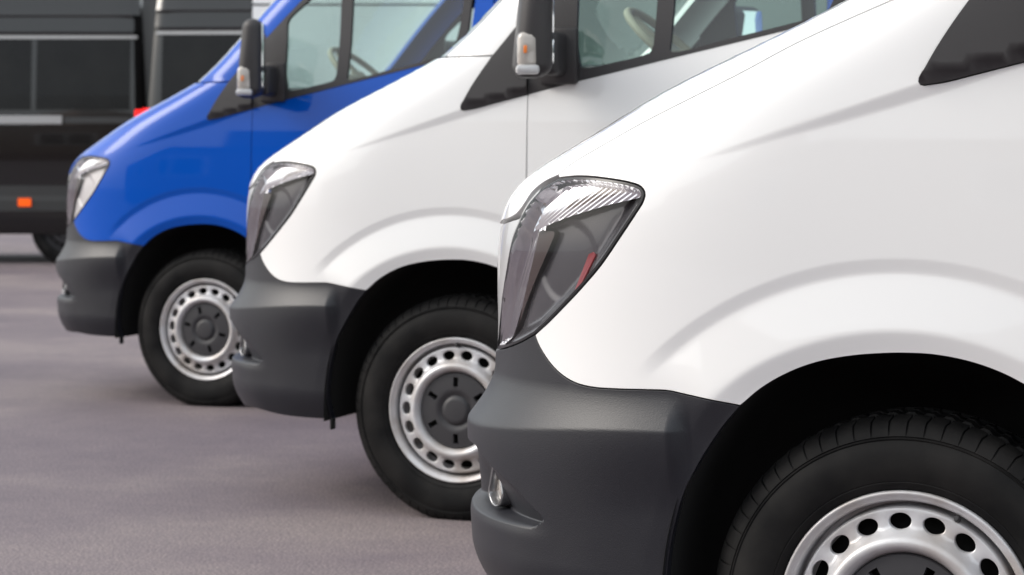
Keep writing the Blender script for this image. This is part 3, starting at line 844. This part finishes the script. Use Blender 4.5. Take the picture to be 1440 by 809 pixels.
def build_van(loc, paint, label, turns, side_glass=False, red=False, rz=0.0, bowl=None):
    t = thing('van', label, 'van', (loc[0], loc[1], 0), rz, 'delivery vans parked side by side')
    def part(name, key, parent=t, far=False):
        o = link(name, M[key], paint if key in PAINTED else None, parent)
        if far: far_side(o)
        return o
    bmp = part('front_bumper', 'bumper')
    for far in (False, True):
        for nm, key in (('fog_lamp', 'fog_bezel'),):
            f = part(nm, key, t, far); link('fog_lens', M['fog_lens'], None, f)
    part('bonnet', 'bonnet'); g = part('grille', 'grille')
    for zz in (.81, .87, .93):
        bm = bmesh.new()
        us_ = np.linspace(-1.06, float(centre_u(.87)), 16)
        top = surf(us_, np.full_like(us_, zz+.016), .008); bot = surf(us_, np.full_like(us_, zz-.016), .010)
        if ('slat', zz) not in M:
            V = [tuple(p) for p in top]+[tuple(p) for p in bot]
            V += [(x, 2*HALF-y, z) for x, y, z in V]
            Fc = [(i, i+1, 16+i+1, 16+i) for i in range(15)]+[(32+i, 48+i, 48+i+1, 32+i+1) for i in range(15)]
            M[('slat', zz)] = mesh('grille_slat', V, Fc, TRIM, smooth=True)
        bm.free()
        link('grille_slat', M[('slat', zz)], None, g)
    part('windscreen', 'windscreen'); r = part('roof', 'roof'); part('roof_crown', 'crown', r); part('rear_door', 'tail')
    part('underbody', 'under'); part('gap_shade_sheet', 'shell'); part('dashboard', 'dash'); part('steering_wheel', 'wheel_rim'); part('bulkhead', 'bulkhead'); part('cabin_floor', 'floor')
    for dy in (0.0, 0.98):
        s = part('seat', 'seat'); s.location = (0, dy, 0); link('headrest', M['headrest'], None, s)
    for far in (False, True):
        part('front_fender', 'fender', t, far); part('windscreen_pillar', 'pillar', t, far)
        part('corner_trim', 'trim_front', t, far); part('wheel_arch_liner', 'liner', t, far); part('splash_flap', 'flap', t, far); part('suspension_arm', 'link', t, far)
        h = part('headlight', 'gasket', t, far)
        for nm, key in (('lens', 'lens'), ('fluted_reflector', 'fluted'), ('chrome_strip', 'strip'), ('reflector_bowl', 'bowl'), ('lamp_brown_reflection', 'brown_reflection'))+((('red_reflection', 'red'),) if red and not far else ()): link(nm, M[key], bowl if key == 'bowl' else None, h)
        d = part('front_door', 'door', t, far)
        for nm, key in (('window_frame', 'window_frame'), ('quarter_window', 'quarter'), ('door_window', 'doorwin')): link(nm, M[key], None, d)
        mi = part('door_mirror', 'mirror', t, far)
        for nm, key in (('mirror_foot', 'mirror_base'), ('indicator_lamp', 'indicator'), ('amber_bulb', 'bulb'), ('lamp_base', 'lamp_base'), ('mirror_glass', 'glass_up' if far else 'glass_big'), ('wide_angle_glass', 'glass_small'), ('mirror_arm', 'arm')): link(nm, M[key], None, mi)
        sp = part('side_panel', 'side', t, far)
        if side_glass: link('side_window', M['side_win'], None, sp)
        for x in (0, RX): build_wheel(t, x, turns if not far else .4, far)
    return t

build_van((-0.781, 4.061), WHITE, 'white van nearest the camera, filling the right of the picture, with a sharp clear headlight', R(-4), red=True)
build_van((-2.681, 6.817), WHITE, 'white van in the middle, its whole silver front wheel rim beside the nearest bumper', R(-30))
build_van((-4.863, 9.399), BLUE, 'bright blue van parked beyond the two white ones', R(14), side_glass=True, bowl=BOWL_SKY_REFLECTION)

# ------------------------------------------------------------------ ground
def ground_material():
    m = bpy.data.materials.new('asphalt'); m.use_nodes = True
    n, l = m.node_tree.nodes, m.node_tree.links
    b = n['Principled BSDF']
    tc = n.new('ShaderNodeTexCoord')
    def noise(scale, detail, rough=0.6):
        t = n.new('ShaderNodeTexNoise'); t.inputs['Scale'].default_value = scale; t.inputs['Detail'].default_value = detail; t.inputs['Roughness'].default_value = rough
        l.new(tc.outputs['Object'], t.inputs['Vector']); return t
    def ramp(fac, stops):
        r = n.new('ShaderNodeValToRGB')
        while len(r.color_ramp.elements) < len(stops): r.color_ramp.elements.new(0.5)
        for e, (p, c) in zip(r.color_ramp.elements, stops): e.position = p; e.color = (*c, 1)
        l.new(fac, r.inputs[0]); return r
    def mixc(kind, f, a, bb):
        x = n.new('ShaderNodeMix'); x.data_type = 'RGBA'; x.blend_type = kind; x.inputs[0].default_value = f
        l.new(a, x.inputs[6]); l.new(bb, x.inputs[7]); return x
    big = ramp(noise(0.55, 7, .62).outputs['Fac'], [(0.36, (0.116, 0.095, 0.112)), (0.5, (0.154, 0.127, 0.140)), (0.64, (0.204, 0.172, 0.174))])
    mid = ramp(noise(14, 6, .75).outputs['Fac'], [(0.3, (0.88, 0.87, 0.90)), (0.7, (1.08, 1.07, 1.05))])
    fine = ramp(noise(120, 3, .75).outputs['Fac'], [(0.30, (0.32, 0.32, 0.34)), (0.50, (0.97, 0.97, 0.97)), (0.70, (2.05, 2.0, 1.92))])
    c1 = mixc('MULTIPLY', 1.0, big.outputs[0], mid.outputs[0]); c2 = mixc('MULTIPLY', 1.0, c1.outputs[2], fine.outputs[0])
    l.new(c2.outputs[2], b.inputs['Base Color'])
    b.inputs['Roughness'].default_value = 0.8
    bt = noise(230, 3); bp = n.new('ShaderNodeBump'); bp.inputs['Strength'].default_value = 0.7; bp.inputs['Distance'].default_value = 0.003
    l.new(bt.outputs['Fac'], bp.inputs['Height']); l.new(bp.outputs[0], b.inputs['Normal'])
    return m
gm = mesh('ground', [(-800, -800, 0), (800, -800, 0), (800, 800, 0), (-800, 800, 0)], [(0, 1, 2, 3)], ground_material(), smooth=False)
g = link('ground', gm); g['kind'] = 'structure'

# ------------------------------------------------------------------ dark vans in the row behind
CS = [(.03, .28), (.0, .40), (-.004, .62), (.004, .655), (.0, .70), (.0, 1.10), (.004, 1.34), (.02, 1.60), (.055, 1.95), (.075, 2.10), (.085, 2.16), (.088, 2.18), (.082, 2.20), (.088, 2.22), (.105, 2.32), (.108, 2.34), (.100, 2.36), (.112, 2.38), (.16, 2.52), (.26, 2.60), (.5, 2.64), (1.0, 2.65)]
def cs_y(z): return float(np.interp(z, [c[1] for c in CS], [c[0] for c in CS]))
def far_body():
    V, Fc = [], []
    xs = [(0.0, .10), (.02, .04), (.07, .01), (.14, 0)]+[(x, 0) for x in np.linspace(.4, 4.6, 12)]+[(4.9, .06), (5.1, .2)]
    prof = CS+[(2-y, z) for y, z in CS[::-1][1:]]
    k = len(prof)
    for x, dn in xs:
        for (y, z) in prof:
            yy = y+dn if y < 1 else y-dn
            lean = .07*max(0, z-1.2)/1.2 if x < .3 else 0
            V.append((x+lean*(1-x/.3) if x < .3 else x, yy, z-(.0 if x < 4.8 else max(0, z-1.2)*.5)))
    for i in range(len(xs)-1):
        for t in range(k-1): Fc.append((i*k+t, i*k+t+1, (i+1)*k+t+1, (i+1)*k+t))
    Fc.append(tuple(range(k))); Fc.append(tuple(range((len(xs)-1)*k, len(xs)*k))[::-1])
    Fc.append(tuple([i*k for i in range(len(xs))]+[i*k+k-1 for i in range(len(xs))][::-1]))
    return V, Fc
V, Fc = far_body()
FB = mesh('body', V, Fc, BLACK_PAINT); FB.materials.append(REAR_BLACK); FB.polygons[len(FB.polygons)-3].material_index = 1; FB.set_sharp_from_angle(angle=R(30))
def far_strip(name, x0, x1, z0, z1, m, proud=.012):
    """a panel that follows the flank between two heights, with its own thickness"""
    zs_ = np.linspace(z0, z1, 6); V, Fc = [], []
    for x in (x0, x1):
        for z in zs_:
            V.append((x, cs_y(z)-proud, z))
        for z in zs_[::-1]: V.append((x, cs_y(z)+.02, z))
    n_ = 12
    for t in range(n_): Fc.append((t, (t+1) % n_, n_+(t+1) % n_, n_+t))
    Fc.append(tuple(range(n_))[::-1]); Fc.append(tuple(range(n_, 2*n_)))
    return mesh(name, V, Fc, m, smooth=False)
def dark_van(loc, rz, label, flip, extras=True):
    t = thing('dark_van', label, 'van', loc, rz, 'dark vans in the row behind')
    def add(nm, me, par=t):
        o = link(nm, me, None, par)
        if flip and par is t: o.scale = (-1, 1, 1)
        return o
    add('body', FB)
    for (a, b_) in ((.16, 1.05), (1.10, 2.20), (2.25, 3.4)): add('side_window', far_strip('side_window', a, b_, 1.46, 2.13, BLACK_GLASS, .006))
    add('roof_gutter', far_strip('roof_gutter', .10, 4.7, 2.135, 2.165, RAIL, .010))
    add('door_rail', far_strip('door_rail', .80, 3.2, 1.325, 1.405, RAIL, .022))
    add('waist_moulding', far_strip('waist_moulding', .12, .78, 1.33, 1.39, GREY_SILL, .012))
    add('sill', far_strip('sill', .10, 4.7, .50, .74, GREY_SILL, .014))
    add('marker_lamp', far_strip('marker_lamp', 1.09, 1.21, .545, .62, AMBER_LIT, .030))
    add('tail_lamp', far_strip('tail_lamp', -.01, .11, 1.20, 1.46, RED_LIT, .012))
    for x in (.76, 4.1):
        for far in (False, True):
            w = build_wheel(t, x if not flip else -x, .3, far, dull=True)
    return t
fwd = Vector((-math.sin(YAW), math.cos(YAW), 0)); rgt = Vector((math.cos(YAW), math.sin(YAW), 0))
def spot(px, depth): return fwd*depth+rgt*((px-720)/3400*depth)
p = spot(206, 22.9)
dark_van((p.x, p.y, 0), YAW, 'dark grey van at far left with a lit amber marker and silver door rail', True)
p = spot(202, 22.0)
dark_van((p.x, p.y, 0), YAW-R(4), 'black van right behind the blue bonnet, tail to tail with another', False)

# ------------------------------------------------------------------ white van in the row behind, its tail just past the blue windscreen
p = spot(352, 17.0)+fwd*2*HALF
ang = YAW+math.pi
build_van((p.x+4.92*math.cos(YAW), p.y+4.92*math.sin(YAW)+.0), WHITE, 'white van behind the blue one, seen past its windscreen and through its windows', 0.0, rz=ang, side_glass=False)

# ------------------------------------------------------------------ unseen building added behind the camera to shape reflections in paint and lamps
ADDED_BRICK = mat('added_building_tan_brick', (0.27, 0.18, 0.13), 0.85, noise=(2.2, 0.6, (0.20, 0.12, 0.085)))
BROWN = mat('added_building_brown', (0.16, 0.08, 0.055), 0.8)
t = thing('building', 'long tan building added behind the camera, seen only as reflections in lamps and paint', 'building', (-2, -24, 0), 0)
bm = bmesh.new(); box(bm, (0, -4, 2.75), (64, 8, 3.5), .03); box(bm, (9, -4.2, 5.9), (22, 7.4, 2.8), .03); box(bm, (-14, -4.2, 5.6), (12, 7.4, 2.2), .03); link('wall', bm_mesh('wall', bm, ADDED_BRICK), None, t)  # walls of the added unseen building
bm = bmesh.new(); box(bm, (0, -4, .5), (64.2, 8.2, 1.0), .02); link('added_building_plinth', bm_mesh('added_building_plinth', bm, BROWN), None, t)
bm = bmesh.new(); box(bm, (0, -.05, 4.6), (64.8, .5, .2), .04); link('added_building_cornice', bm_mesh('added_building_cornice', bm, BROWN), None, t)
bm = bmesh.new(); box(bm, (0, .03, 0), (1.7, .10, 1.6), .02); wfm = bm_mesh('window', bm, WHITE)  # window of the added unseen building
bm = bmesh.new()
for sx in (-1, 1): box(bm, (sx*.39, .06, 0), (.70, .08, 1.40), .01)
wpm = bm_mesh('pane', bm, BLACK_GLASS)
for c_ in range(14):
    w = link('window', wfm, None, t); w.location = (-30+c_*4.6, 0, 2.9)
    link('pane', wpm, None, w)
